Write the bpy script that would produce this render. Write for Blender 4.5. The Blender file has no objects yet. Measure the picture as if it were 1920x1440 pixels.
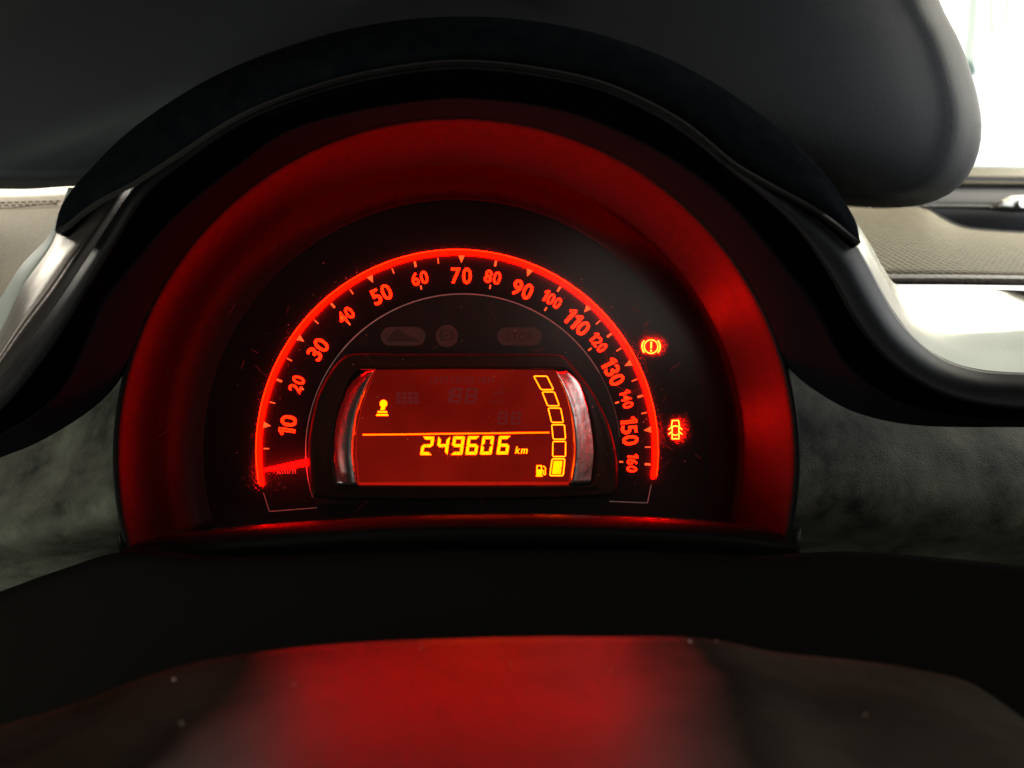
import bpy, bmesh, math, random
from mathutils import Vector, Matrix
random.seed(7)
S = bpy.context.scene
COL = S.collection
F = 1442.0            # focal length in photograph pixels (1920 wide)

# ------------------------------------------------------------------ camera
cam = bpy.data.cameras.new('camera')
co = bpy.data.objects.new('camera', cam); COL.objects.link(co)
co.location = (0, 0, 0); co.rotation_euler = (math.radians(90), 0, 0)
cam.sensor_width = 36; cam.lens = 36 * F / 1920
cam.clip_start = 0.005; cam.clip_end = 100
cam.dof.use_dof = True; cam.dof.focus_distance = 0.298; cam.dof.aperture_fstop = 12.5
S.camera = co

# ------------------------------------------------------------------ world, daylight through the car's windows, added fill lamps
wd = bpy.data.worlds.new('World'); S.world = wd; wd.use_nodes = True
wd.node_tree.nodes['Background'].inputs[0].default_value = (1.0, 0.93, 0.80, 1)
wd.node_tree.nodes['Background'].inputs[1].default_value = 0.012

def area(name, loc, target, sx, sy, power, color):
    l = bpy.data.lights.new(name, 'AREA'); l.shape = 'RECTANGLE'; l.size = sx; l.size_y = sy
    l.energy = power; l.color = color
    o = bpy.data.objects.new(name, l); COL.objects.link(o); o.location = loc
    o.rotation_euler = (Vector(target) - Vector(loc)).to_track_quat('-Z', 'Y').to_euler()
    return o
area('windscreen_daylight', (0.85, 0.80, 0.54), (0.36, 0.50, 0.03), 0.6, 0.5, 8.5, (1.0, 0.95, 0.80))
area('windscreen_left_daylight', (-0.60, 0.75, 0.44), (-0.24, 0.48, 0.04), 0.4, 0.4, 3.6, (1.0, 0.95, 0.82))
area('passenger_window_daylight', (1.15, 0.27, 0.40), (0.2, 0.30, 0.08), 0.7, 0.45, 3.9, (0.86, 0.94, 1.0))
area('left_panel_fill', (-0.42, 0.06, -0.24), (-0.19, 0.27, -0.06), 0.26, 0.18, 0.95, (0.93, 1.0, 0.88))  # low fill lamp added to brighten the left grey panel
area('left_trim_fill', (-0.85, 0.12, 0.30), (-0.16, 0.28, 0.03), 0.5, 0.35, 0.35, (1.0, 0.92, 0.82))  # dim lamp added so the left silver trim has light to reflect
area('rear_daylight', (0.42, -0.95, 0.34), (0.05, 0.28, 0.0), 0.5, 0.3, 1.5, (1.0, 0.93, 0.82))
area('cheek_highlight_fill', (0.80, -0.95, 0.34), (0.0, 0.28, 0.0), 0.45, 0.35, 1.3, (0.97, 0.98, 1.0))  # lamp added for the highlights on the chrome cheeks

S.view_settings.view_transform = 'Standard'; S.view_settings.look = 'None'
S.view_settings.exposure = 0; S.view_settings.gamma = 1
S.cycles.use_denoising = True
S.cycles.max_bounces = 8; S.cycles.transparent_max_bounces = 12
S.cycles.sample_clamp_indirect = 12; S.cycles.caustics_reflective = True

# ------------------------------------------------------------------ materials
def mat(name, base=(0.02, 0.02, 0.02), rough=0.5, metal=0.0, spec=0.5, bump=0.0, bscale=900, dirt=0.0, dscale=60,
        dcol=None, rvar=0.0, coat=0.0, soft=0.0):
    m = bpy.data.materials.new(name); m.use_nodes = True
    nt = m.node_tree; N = nt.nodes; L = nt.links
    b = N['Principled BSDF']
    b.inputs['Base Color'].default_value = (*base, 1); b.inputs['Roughness'].default_value = rough
    b.inputs['Metallic'].default_value = metal; b.inputs['Specular IOR Level'].default_value = spec
    b.inputs['Coat Weight'].default_value = coat; b.inputs['Coat Roughness'].default_value = 0.08
    tc = N.new('ShaderNodeTexCoord')
    if bump:
        n = N.new('ShaderNodeTexNoise'); n.inputs['Scale'].default_value = bscale; n.inputs['Detail'].default_value = 3
        L.new(tc.outputs['Object'], n.inputs['Vector'])
        bp = N.new('ShaderNodeBump'); bp.inputs['Strength'].default_value = bump; bp.inputs['Distance'].default_value = 0.0006
        L.new(n.outputs['Fac'], bp.inputs['Height']); L.new(bp.outputs['Normal'], b.inputs['Normal'])
    if dirt or rvar:
        n2 = N.new('ShaderNodeTexNoise'); n2.inputs['Scale'].default_value = dscale; n2.inputs['Detail'].default_value = 6
        n2.inputs['Roughness'].default_value = 0.65
        L.new(tc.outputs['Object'], n2.inputs['Vector'])
        r = N.new('ShaderNodeValToRGB'); r.color_ramp.elements[0].position = 0.38 - soft; r.color_ramp.elements[1].position = 0.66 + soft
        L.new(n2.outputs['Fac'], r.inputs['Fac'])
        if dirt:
            mx = N.new('ShaderNodeMix'); mx.data_type = 'RGBA'
            ml = N.new('ShaderNodeMath'); ml.operation = 'MULTIPLY'; ml.inputs[1].default_value = dirt
            L.new(r.outputs['Color'], ml.inputs[0]); L.new(ml.outputs[0], mx.inputs['Factor'])
            mx.inputs['A'].default_value = (*base, 1); mx.inputs['B'].default_value = (*(dcol or (0.12, 0.11, 0.09)), 1)
            L.new(mx.outputs['Result'], b.inputs['Base Color'])
        if rvar:
            mr = N.new('ShaderNodeMapRange'); mr.inputs['To Min'].default_value = rough - rvar; mr.inputs['To Max'].default_value = rough + rvar
            L.new(n2.outputs['Fac'], mr.inputs['Value']); L.new(mr.outputs['Result'], b.inputs['Roughness'])
    return m

def emit(name, rgb, strength=1.0, var=0.0, vscale=60):
    m = bpy.data.materials.new(name); m.use_nodes = True
    nt = m.node_tree; N = nt.nodes; L = nt.links
    N.remove(N['Principled BSDF'])
    e = N.new('ShaderNodeEmission'); e.inputs[0].default_value = (*rgb, 1); e.inputs[1].default_value = strength
    L.new(e.outputs[0], N['Material Output'].inputs[0])
    if var:
        tc = N.new('ShaderNodeTexCoord'); n = N.new('ShaderNodeTexNoise'); n.inputs['Scale'].default_value = vscale
        n.inputs['Detail'].default_value = 2
        L.new(tc.outputs['Object'], n.inputs['Vector'])
        mr = N.new('ShaderNodeMapRange'); mr.inputs['From Min'].default_value = 0.3; mr.inputs['From Max'].default_value = 0.7
        mr.inputs['To Min'].default_value = strength * (1 - var); mr.inputs['To Max'].default_value = strength * (1 + var)
        L.new(n.outputs['Fac'], mr.inputs['Value']); L.new(mr.outputs['Result'], e.inputs[1])
    return m

def fabric_mat(name, base, dark, period, strength=0.8):
    m = bpy.data.materials.new(name); m.use_nodes = True
    nt = m.node_tree; N = nt.nodes; L = nt.links; b = N['Principled BSDF']
    b.inputs['Roughness'].default_value = 0.75; b.inputs['Specular IOR Level'].default_value = 0.3
    tc = N.new('ShaderNodeTexCoord'); mp = N.new('ShaderNodeMapping'); mp.inputs['Rotation'].default_value = (0, 0, math.radians(9))
    L.new(tc.outputs['UV'], mp.inputs['Vector'])
    br = N.new('ShaderNodeTexBrick'); br.inputs['Scale'].default_value = 1.0
    br.inputs['Brick Width'].default_value = period; br.inputs['Row Height'].default_value = period * 1.7
    br.inputs['Mortar Size'].default_value = period * 0.22; br.inputs['Mortar Smooth'].default_value = 0.9
    br.inputs['Color1'].default_value = (*base, 1); br.inputs['Color2'].default_value = (*[c * 0.85 for c in base], 1)
    br.inputs['Mortar'].default_value = (*dark, 1)
    L.new(mp.outputs['Vector'], br.inputs['Vector'])
    L.new(br.outputs['Color'], b.inputs['Base Color'])
    bp = N.new('ShaderNodeBump'); bp.inputs['Strength'].default_value = strength; bp.inputs['Distance'].default_value = 0.0008; bp.invert = True
    L.new(br.outputs['Fac'], bp.inputs['Height']); L.new(bp.outputs['Normal'], b.inputs['Normal'])
    return m

M = {}
M['gloss_black'] = mat('gloss_black_plastic', (0.008, 0.0085, 0.009), 0.36, rvar=0.06, dscale=120, dirt=0.10, dcol=(0.05, 0.05, 0.045), spec=0.08)
M['satin_black'] = mat('satin_black_plastic', (0.006, 0.006, 0.0055), 0.22, bump=0.05, bscale=2500, spec=0.14)
M['funnel'] = mat('funnel_plastic', (0.0058, 0.0058, 0.0056), 0.46, bump=0.08, bscale=3000, spec=0.07, rvar=0.04, dscale=90)
M['funnel_base'] = mat('funnel_base_plastic', (0.007, 0.0065, 0.0065), 0.6, bump=0.08, bscale=3000, spec=0.1)
M['ring'] = mat('ring_plastic', (0.0090, 0.0095, 0.0120), 0.6, bump=0.1, bscale=3000, spec=0.0)
M['bezel_inner'] = mat('bezel_inner_plastic', (0.0010, 0.0014, 0.0016), 0.6, spec=0.0)
M['shell'] = mat('soft_black_shell', (0.019, 0.021, 0.024), 0.66, bump=0.25, bscale=1800, spec=0.35, rvar=0.05, dscale=30)
M['face'] = mat('dial_face_black', (0.0045, 0.0045, 0.004), 0.5, spec=0.12)
M['panel_black'] = mat('telltale_panel_black', (0.010, 0.010, 0.009), 0.35, spec=0.3)
M['housing'] = mat('screen_housing_gloss', (0.012, 0.0125, 0.008), 0.34, spec=0.14, rvar=0.04, dscale=200)
M['chrome'] = mat('polished_chrome', (0.72, 0.71, 0.69), 0.22, metal=1.0, rvar=0.08, dscale=300, bump=0.10, bscale=220)
M['silver'] = mat('silver_trim', (0.46, 0.44, 0.36), 0.20, metal=0.95, rvar=0.06, dscale=40, bump=0.35, bscale=40)
M['silver_lip'] = mat('silver_lip_dim_reflection', (0.27, 0.25, 0.165), 0.30, metal=0.5, rvar=0.08, dscale=25, bump=0.25, bscale=45)  # darker copy of the trim silver, a dim reflection put into its colour
M['silver_warm'] = mat('silver_trim_cabin_tint', (0.56, 0.50, 0.45), 0.30, metal=0.8, rvar=0.08, dscale=60, bump=0.1, bscale=500)  # brown reflection of the cabin put into the base colour
M['grey_panel'] = mat('dusty_grey_plastic', (0.016, 0.016, 0.013), 0.7, bump=0.8, bscale=1500, dirt=1.0, dscale=44, soft=0.07, dcol=(0.18, 0.18, 0.135), spec=0.15)
M['column'] = mat('column_black_plastic', (0.0095, 0.0085, 0.0072), 0.7, bump=0.2, bscale=1200, spec=0.0)
M['brow'] = mat('brow_black_plastic', (0.0055, 0.0072, 0.009), 0.6, spec=0.0, bump=0.1, bscale=1500, dirt=0.1, dscale=150, dcol=(0.05, 0.05, 0.045))
M['hub'] = mat('hub_black_plastic', (0.004, 0.0035, 0.003), 0.40, bump=0.05, bscale=900, dirt=0.35, dscale=28, dcol=(0.03, 0.028, 0.022), spec=1.0)
M['spoke'] = mat('spoke_black_plastic', (0.006, 0.0055, 0.005), 0.75, bump=0.3, bscale=900, dirt=0.9, dscale=24, dcol=(0.055, 0.052, 0.042), spec=0.06)
M['fabric'] = fabric_mat('woven_fabric', (0.39, 0.325, 0.20), (0.035, 0.028, 0.015), 0.0052)
M['fabric_left'] = fabric_mat('beige_woven_fabric', (0.62, 0.53, 0.38), (0.42, 0.34, 0.22), 0.0015)
M['strip'] = mat('dark_mesh_strip', (0.10, 0.085, 0.07), 0.6, bump=1.0, bscale=420, dirt=0.7, dscale=420, dcol=(0.28, 0.25, 0.2))
M['door_dark'] = mat('door_dark_plastic', (0.026, 0.027, 0.034), 0.6, bump=0.2, bscale=500)
M['ledge_light'] = mat('ledge_window_light', (0.55, 0.50, 0.38), 0.5)  # pale colour stands in for window light on the left ledge
M['sill'] = mat('window_sill_plastic', (0.16, 0.14, 0.10), 0.6, spec=0.3)
M['handle'] = mat('handle_silver', (0.6, 0.57, 0.5), 0.3, metal=0.9)
M['line_print'] = mat('grey_line_print', (0.42, 0.42, 0.40), 0.5)
M['line_dim'] = mat('dim_line_print', (0.30, 0.25, 0.22), 0.5)
M['ghost_pill'] = mat('unlit_telltale_print', (0.040, 0.037, 0.030), 0.6)
M['ghost_dark'] = mat('unlit_telltale_symbol', (0.012, 0.010, 0.009), 0.6)
M['stitch'] = mat('dark_perforation', (0.20, 0.16, 0.09), 0.7)
M['pale'] = mat('pale_trim_edge', (0.62, 0.66, 0.58), 0.45)
ARC = 74.0
M['arc'] = emit('red_light_guide', (ARC, 0.012, 0.0))
M['arc_edge'] = emit('orange_light_guide_edge', (ARC * 0.6, 0.10, 0.006))
M['num'] = emit('numeral_red', (ARC * 0.5, 0.030, 0.001))
M['num_edge'] = emit('numeral_orange_edge', (ARC * 0.5, 0.125, 0.015))
M['tick'] = emit('tick_orange', (3.0, 0.15, 0.03))
M['needle'] = emit('needle_red', (ARC * 0.8, 0.006, 0.004))
M['telltale'] = emit('telltale_yellow_red', (380.0, 1.35, 0.09))
M['lcd'] = emit('lcd_red', (0.150, 0.0042, 0.0018), 1.0, var=0.32, vscale=32)
M['lcd_yellow'] = emit('lcd_yellow', (30.0, 0.95, 0.0))
M['lcd_line'] = emit('lcd_orange', (20.0, 0.42, 0.0))
M['lcd_outline'] = emit('lcd_outline_yellow', (12.0, 0.95, 0.012))
M['lcd_ghost'] = emit('lcd_ghost', (0.105, 0.0100, 0.0095))
M['lcd_edge'] = emit('lcd_edge_red', (0.42, 0.008, 0.003))

def lens_mat():
    m = bpy.data.materials.new('clear_scratched_lens'); m.use_nodes = True
    nt = m.node_tree; N = nt.nodes; L = nt.links; N.remove(N['Principled BSDF'])
    tr = N.new('ShaderNodeBsdfTransparent'); tr.inputs[0].default_value = (0.97, 0.96, 0.95, 1)
    gl = N.new('ShaderNodeBsdfGlossy'); gl.inputs['Roughness'].default_value = 0.22
    rf = N.new('ShaderNodeBsdfRefraction'); rf.inputs['IOR'].default_value = 1.2; rf.inputs['Roughness'].default_value = 0.6
    fr = N.new('ShaderNodeFresnel'); fr.inputs['IOR'].default_value = 1.22
    tc = N.new('ShaderNodeTexCoord')
    mp = N.new('ShaderNodeMapping'); mp.inputs['Rotation'].default_value = (0, 0.9, 0); mp.inputs['Scale'].default_value = (1500, 1, 170)
    L.new(tc.outputs['Object'], mp.inputs['Vector'])
    n = N.new('ShaderNodeTexNoise'); n.inputs['Scale'].default_value = 1.0; n.inputs['Detail'].default_value = 2
    L.new(mp.outputs['Vector'], n.inputs['Vector'])
    n2 = N.new('ShaderNodeTexNoise'); n2.inputs['Scale'].default_value = 1600; n2.inputs['Detail'].default_value = 2
    L.new(tc.outputs['Object'], n2.inputs['Vector'])
    r1 = N.new('ShaderNodeMapRange'); r1.inputs['From Min'].default_value = 0.66; r1.inputs['From Max'].default_value = 0.78; r1.inputs['To Max'].default_value = 0.0006
    r2 = N.new('ShaderNodeMapRange'); r2.inputs['From Min'].default_value = 0.68; r2.inputs['From Max'].default_value = 0.78; r2.inputs['To Max'].default_value = 0.0008
    L.new(n.outputs['Fac'], r1.inputs['Value']); L.new(n2.outputs['Fac'], r2.inputs['Value'])
    ad = N.new('ShaderNodeMath'); ad.operation = 'ADD'; L.new(r1.outputs['Result'], ad.inputs[0]); L.new(r2.outputs['Result'], ad.inputs[1])
    ad2 = N.new('ShaderNodeMath'); ad2.operation = 'ADD'; ad2.inputs[1].default_value = 0.0008; L.new(ad.outputs[0], ad2.inputs[0])
    m1 = N.new('ShaderNodeMixShader'); L.new(ad2.outputs[0], m1.inputs[0]); L.new(tr.outputs[0], m1.inputs[1]); L.new(rf.outputs[0], m1.inputs[2])
    m2 = N.new('ShaderNodeMixShader'); L.new(fr.outputs[0], m2.inputs[0]); L.new(m1.outputs[0], m2.inputs[1]); L.new(gl.outputs[0], m2.inputs[2])
    L.new(m2.outputs[0], N['Material Output'].inputs[0])
    return m
M['lens'] = lens_mat()

def pane_mat():
    m = bpy.data.materials.new('window_glass'); m.use_nodes = True
    nt = m.node_tree; N = nt.nodes; L = nt.links; N.remove(N['Principled BSDF'])
    tr = N.new('ShaderNodeBsdfTransparent'); tr.inputs[0].default_value = (0.93, 0.97, 0.95, 1)
    gl = N.new('ShaderNodeBsdfGlossy'); gl.inputs['Roughness'].default_value = 0.02
    mx = N.new('ShaderNodeMixShader'); mx.inputs[0].default_value = 0.05
    L.new(tr.outputs[0], mx.inputs[1]); L.new(gl.outputs[0], mx.inputs[2]); L.new(mx.outputs[0], N['Material Output'].inputs[0])
    return m
M['pane'] = pane_mat()
def trans_mat():
    m = bpy.data.materials.new('pale_translucent_post'); m.use_nodes = True
    nt = m.node_tree; N = nt.nodes; L = nt.links; N.remove(N['Principled BSDF'])
    a = N.new('ShaderNodeBsdfTranslucent'); a.inputs[0].default_value = (0.80, 0.90, 0.86, 1)
    tr = N.new('ShaderNodeBsdfTransparent'); tr.inputs[0].default_value = (0.80, 0.88, 0.85, 1)
    mx = N.new('ShaderNodeMixShader'); mx.inputs[0].default_value = 0.25
    L.new(a.outputs[0], mx.inputs[1]); L.new(tr.outputs[0], mx.inputs[2]); L.new(mx.outputs[0], N['Material Output'].inputs[0])
    return m
M['post'] = trans_mat()

# ------------------------------------------------------------------ helpers
def W(px, py, Y):
    return Vector(((px - 960) / F * Y, Y, -(py - 720) / F * Y))

def wloc(o):
    v = Vector((0, 0, 0))
    while o is not None:
        v = v + o.location; o = o.parent
    return v

def thing(name, label, cat, loc, group=None):
    o = bpy.data.objects.new(name, None); COL.objects.link(o); o.location = loc
    o['label'] = label; o['category'] = cat
    if group: o['group'] = group
    o.empty_display_size = 0.02
    return o

def obj(name, verts, faces, m, parent=None, smooth=False, uvs=None, thick=0.0, label=None, loc=None, face_cam=True):
    base = wloc(parent) if parent else Vector((0, 0, 0))
    if loc is None:
        loc = sum((Vector(v) for v in verts), Vector()) / max(1, len(verts))
    loc = Vector(loc)
    me = bpy.data.meshes.new(name)
    me.from_pydata([Vector(v) - loc for v in verts], [], faces)
    if uvs:
        u = me.uv_layers.new(name='UVMap')
        for lp in me.loops: u.data[lp.index].uv = uvs[lp.vertex_index]
    me.update()
    if face_cam:
        s = 0.0
        for p in me.polygons:
            s += p.area * p.normal.dot(-(p.center + loc).normalized())
        if s < 0: me.flip_normals()
    if smooth:
        for p in me.polygons: p.use_smooth = True
    me.materials.append(m)
    o = bpy.data.objects.new(name, me); COL.objects.link(o)
    if parent: o.parent = parent
    o.location = loc - base
    if thick:
        md = o.modifiers.new('Solidify', 'SOLIDIFY'); md.thickness = thick; md.offset = -1
    if label: o['label'] = label
    return o

def spline(pts, n, closed=False):
    P = [Vector(p) for p in pts]; k = len(P)
    def at(i):
        if closed: return P[i % k]
        if i < 0: return P[0] * 2 - P[1]
        if i >= k: return P[-1] * 2 - P[-2]
        return P[i]
    dense = []
    segs = k if closed else k - 1
    for i in range(segs):
        p0, p1, p2, p3 = at(i - 1), at(i), at(i + 1), at(i + 2)
        t0 = 0.0; t1 = max(1e-6, (p1 - p0).length) ** 0.5; t2 = t1 + max(1e-6, (p2 - p1).length) ** 0.5; t3 = t2 + max(1e-6, (p3 - p2).length) ** 0.5
        for j in range(16):
            t = t1 + (t2 - t1) * j / 16
            a1 = p0 * ((t1 - t) / (t1 - t0)) + p1 * ((t - t0) / (t1 - t0))
            a2 = p1 * ((t2 - t) / (t2 - t1)) + p2 * ((t - t1) / (t2 - t1))
            a3 = p2 * ((t3 - t) / (t3 - t2)) + p3 * ((t - t2) / (t3 - t2))
            b1 = a1 * ((t2 - t) / (t2 - t0)) + a2 * ((t - t0) / (t2 - t0))
            b2 = a2 * ((t3 - t) / (t3 - t1)) + a3 * ((t - t1) / (t3 - t1))
            dense.append(b1 * ((t2 - t) / (t2 - t1)) + b2 * ((t - t1) / (t2 - t1)))
    dense.append(P[0].copy() if closed else P[-1].copy())
    L = [0.0]
    for a, b in zip(dense, dense[1:]): L.append(L[-1] + (b - a).length)
    out = []; j = 0; cnt = n if closed else n - 1
    for i in range(n):
        d = L[-1] * i / cnt
        while j < len(L) - 2 and L[j + 1] < d: j += 1
        f = 0 if L[j + 1] == L[j] else (d - L[j]) / (L[j + 1] - L[j])
        out.append(dense[j].lerp(dense[j + 1], min(1, max(0, f))))
    return out

def curve(px, n, Y):
    """pixel polyline -> n world points at depth Y (number or (left, right) or function of 0..1)"""
    pts = spline([(p[0], p[1], 0) for p in px], n)
    res = []
    for i, p in enumerate(pts):
        t = i / (n - 1)
        y = Y(t) if callable(Y) else (Y[0] + (Y[1] - Y[0]) * t if isinstance(Y, tuple) else Y)
        res.append(W(p.x, p.y, y))
    return res

def grid(rows, closed=False):
    n = len(rows[0]); v = [p for r in rows for p in r]; f = []
    for i in range(len(rows) - 1):
        for j in range(n if closed else n - 1):
            k = (j + 1) % n
            f.append((i * n + j, i * n + k, (i + 1) * n + k, (i + 1) * n + j))
    return v, f

def loft(name, curves, m, parent, sub=4, thick=0.0015, closed=False, uv=False, smooth=True, label=None):
    """smooth surface through the given world curves (all with the same number of points)"""
    n = len(curves[0]); cols = [spline([c[j] for c in curves], (len(curves) - 1) * sub + 1) if len(curves) > 2 else
                                [curves[0][j].lerp(curves[1][j], t / sub) for t in range(sub + 1)] for j in range(n)]
    rows = [[cols[j][i] for j in range(n)] for i in range(len(cols[0]))]
    v, f = grid(rows, closed)
    uvs = None
    if uv:
        uvs = []
        for i, r in enumerate(rows):
            for j, p in enumerate(r):
                u = p.x
                w = sum((cols[j][k + 1] - cols[j][k]).length for k in range(i))
                uvs.append((u, w))
    return obj(name, v, f, m, parent, smooth=smooth, uvs=uvs, thick=thick, label=label)

def circ(cx, cy, r, a0, a1, n):
    return [(cx + r * math.cos(math.radians(a0 + (a1 - a0) * i / (n - 1))), cy - r * math.sin(math.radians(a0 + (a1 - a0) * i / (n - 1)))) for i in range(n)]

def ribbon_px(px, w, closed=False):
    """2D strip of width w along a pixel polyline -> verts2d, faces"""
    P = [Vector(p) for p in px]; n = len(P); A = []; B = []
    for i in range(n):
        a = P[i - 1] if (closed or i > 0) else P[i]; b = P[(i + 1) % n] if (closed or i < n - 1) else P[i]
        d1 = (P[i] - a); d2 = (b - P[i])
        if d1.length < 1e-9: d1 = d2
        if d2.length < 1e-9: d2 = d1
        d1 = d1.normalized(); d2 = d2.normalized(); t = (d1 + d2)
        t = t.normalized() if t.length > 1e-6 else d1
        nn = Vector((-t.y, t.x)); k = 1 / max(0.45, nn.dot(Vector((-d1.y, d1.x))))
        A.append(P[i] + nn * (w / 2 * k)); B.append(P[i] - nn * (w / 2 * k))
    v = A + B; f = []
    for i in range(n if closed else n - 1):
        j = (i + 1) % n; f.append((i, j, n + j, n + i))
    return v, f

class Flat:
    """flat prints: collects pixel polygons and strips, all lying on one plane"""
    def __init__(self): self.v = []; self.f = []
    def poly(self, px):
        b = len(self.v); self.v += [Vector(p) for p in px]; self.f.append(tuple(range(b, b + len(px)))); return self
    def strip(self, px, w, closed=False):
        v, f = ribbon_px(px, w, closed); b = len(self.v); self.v += v; self.f += [tuple(b + i for i in q) for q in f]; return self
    def disc(self, cx, cy, r, n=24): return self.poly(circ(cx, cy, r, 0, 360 - 360 / n, n))
    def build(self, name, Y, m, parent, label=None):
        v = [W(p[0], p[1], Y) for p in self.v]
        return obj(name, v, self.f, m, parent, label=label)

def solid(name, px, Y0, Y1, m, parent, label=None):
    """pixel outline given real depth from Y0 (front) to Y1 (back)"""
    n = len(px)
    k = [W(p[0], p[1], Y0) for p in px]
    v = k + [q + Vector((0, Y1 - Y0, 0)) for q in k]
    f = [tuple(range(n)), tuple(range(2 * n - 1, n - 1, -1))] + [(i, n + i, n + (i + 1) % n, (i + 1) % n) for i in range(n)]
    o = obj(name, v, f, m, parent, label=label, face_cam=False)
    bm = bmesh.new(); bm.from_mesh(o.data); bmesh.ops.recalc_face_normals(bm, faces=bm.faces); bm.to_mesh(o.data); bm.free()
    return o

_glyph = {}
def glyph(ch, shear, offset):
    """outline of one character in font units, its lettering starting at x = 0"""
    k = (ch, shear, offset)
    if k not in _glyph:
        if ch == '1':
            e = offset * 1.0
            V = [(0.165 - e, 0 - e), (0.285 + e, 0 - e), (0.285 + e, 0.727 + e), (0.185 - e, 0.727 + e), (-0.005 - e, 0.585 - e * 0.3), (0.045, 0.495 - e), (0.165 - e, 0.575 - e)]
            V = [Vector((x + y * shear, y)) for x, y in V]; Fc = [(0, 1, 2, 6), (2, 3, 4, 5, 6)]
        else:
            cu = bpy.data.curves.new('t', 'FONT'); cu.body = ch; cu.shear = shear; cu.offset = offset; cu.resolution_u = 4
            t = bpy.data.objects.new('t', cu); COL.objects.link(t)
            bpy.context.view_layer.update()
            me = bpy.data.meshes.new_from_object(t.evaluated_get(bpy.context.evaluated_depsgraph_get()))
            V = [Vector((v.co.x, v.co.y)) for v in me.vertices]; Fc = [tuple(p.vertices) for p in me.polygons]
            bpy.data.objects.remove(t); bpy.data.curves.remove(cu); bpy.data.meshes.remove(me)
        x0 = min(v.x for v in V) + offset
        V = [Vector((v.x - x0, v.y)) for v in V]
        _glyph[k] = (V, Fc, max(v.x for v in V) - offset)
    return _glyph[k]

def text(name, body, cx, cy, h, rot, Y, m, parent, shear=0.0, xs=1.0, offset=0.0, label=None, gap=0.085, fit=0):
    """lettering centred on pixel (cx, cy), cap height h px, rotated rot degrees anticlockwise"""
    V = []; Fc = []; x = 0.0
    for ch in body:
        if ch == ' ': x += 0.24; continue
        gv, gf, w = glyph(ch, shear, offset)
        b = len(V); V += [Vector((v.x + x, v.y)) for v in gv]; Fc += [tuple(b + i for i in f) for f in gf]
        x += w + gap
    x1 = x - gap; capH = 0.727
    s = h / capH; a = math.radians(rot); ca, sa = math.cos(a), math.sin(a)
    if fit: xs = fit * h / (x1 * s)
    out = []
    for v in V:
        px_ = (v.x - x1 / 2) * s * xs; py_ = (v.y - capH / 2) * s
        out.append(W(cx + px_ * ca - py_ * sa, cy - (px_ * sa + py_ * ca), Y))
    return obj(name, out, Fc, m, parent, label=label)

# ------------------------------------------------------------------ the setting: sky beyond the side window
sk = []
for i in range(13):
    a = math.radians(25 + 45 * i / 12)
    sk.append([Vector((4 * math.sin(a) * 1.0, 4 * math.cos(a), z)) for z in (-0.6, 0.2, 0.9, 1.5, 2.1)])
v, f = grid(sk)
M['sky'] = emit('overcast_sky', (1.0, 1.0, 0.99), 1.6)
sky = obj('sky', v, f, M['sky'], None, smooth=True); sky['kind'] = 'structure'; sky['label'] = 'white overexposed sky outside the side window'

def post(px, w, Y, label):
    c = [W(p[0], p[1], Y) for p in px]; hw = w / 2 / F * Y
    vv = []; ff = []
    for p in c:
        vv += [p + Vector((-hw, -hw, 0)), p + Vector((hw, -hw, 0)), p + Vector((hw, hw, 0)), p + Vector((-hw, hw, 0))]
    for i in range(len(c) - 1):
        for k in range(4): ff.append((i * 4 + k, i * 4 + (k + 1) % 4, i * 4 + 4 + (k + 1) % 4, i * 4 + 4 + k))
    ff += [(3, 2, 1, 0), tuple(range(len(c) * 4 - 4, len(c) * 4))]
    o = obj('post', vv, ff, M['post'], None, face_cam=False)
    o['label'] = label; o['category'] = 'post'
    return o
post([(1831, -60), (1826, 0), (1822, 50), (1817, 95), (1819, 140)], 12, 2.2, 'pale green upright post nearest the dark hood, seen through the window')
a = post([(1861, 60), (1857, 30), (1859, 5), (1868, -14), (1882, -16), (1890, 0), (1888, 25), (1884, 52)], 7, 2.4, 'thin pale arched post hanging at the top edge of the window')
a.name = 'arched_post'

# ------------------------------------------------------------------ car door with window at the far right
door = thing('car_door', 'dark car door with a bright side window and silver handle', 'car door', W(1860, 385, 0.95))
def slab(name, px_top, px_bot, Y, m, thick=0.02, parent=door, label=None):
    n = len(px_top); T = [W(p[0], p[1], Y) for p in px_top]; B = [W(p[0], p[1], Y) for p in px_bot]
    v, f = grid([T, B])
    return obj(name, v, f, m, parent, thick=thick, label=label)
slab('window_pane', [(1640, -200), (2150, -200)], [(1640, 318), (2150, 318)], 1.02, M['pane'], 0.004)
loft('window_sill', [curve([(1650, 309), (1820, 311), (2150, 316)], 12, 1.04), curve([(1650, 322), (1820, 324), (2150, 326)], 12, 0.98),
                     curve([(1650, 329), (1820, 331), (2150, 334)], 12, 0.965)], M['sill'], door, thick=0.01)
slab('sill_seal', [(1650, 330), (2150, 335)], [(1650, 341), (2150, 346)], 0.955, M['door_dark'], 0.012)
loft('sill_bead', [curve([(1650, 339), (2150, 344)], 8, 0.95), curve([(1650, 341.5), (2150, 346.5)], 8, 0.945), curve([(1650, 344), (2150, 349)], 8, 0.95)], M['sill'], door, thick=0.004)
loft('door_panel', [curve([(1650, 343), (2150, 348)], 12, 0.953), curve([(1640, 390), (2150, 392)], 12, 0.93), curve([(1640, 460), (2150, 470)], 12, 0.95)], M['door_dark'], door, thick=0.02)
loft('grab_bar', [curve([(1730, 384), (1800, 383.5), (1885, 384)], 14, 0.905), curve([(1730, 386), (1800, 386), (1885, 387)], 14, 0.90), curve([(1730, 390), (1800, 390), (1885, 391)], 14, 0.905)],
     mat('grab_bar_grey', (0.2, 0.2, 0.19), 0.4), door, thick=0.006)
hp = [(1868, 388), (1880, 376), (1895, 368), (1915, 366), (1990, 366), (1990, 392), (1905, 392), (1885, 390)]
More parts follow.
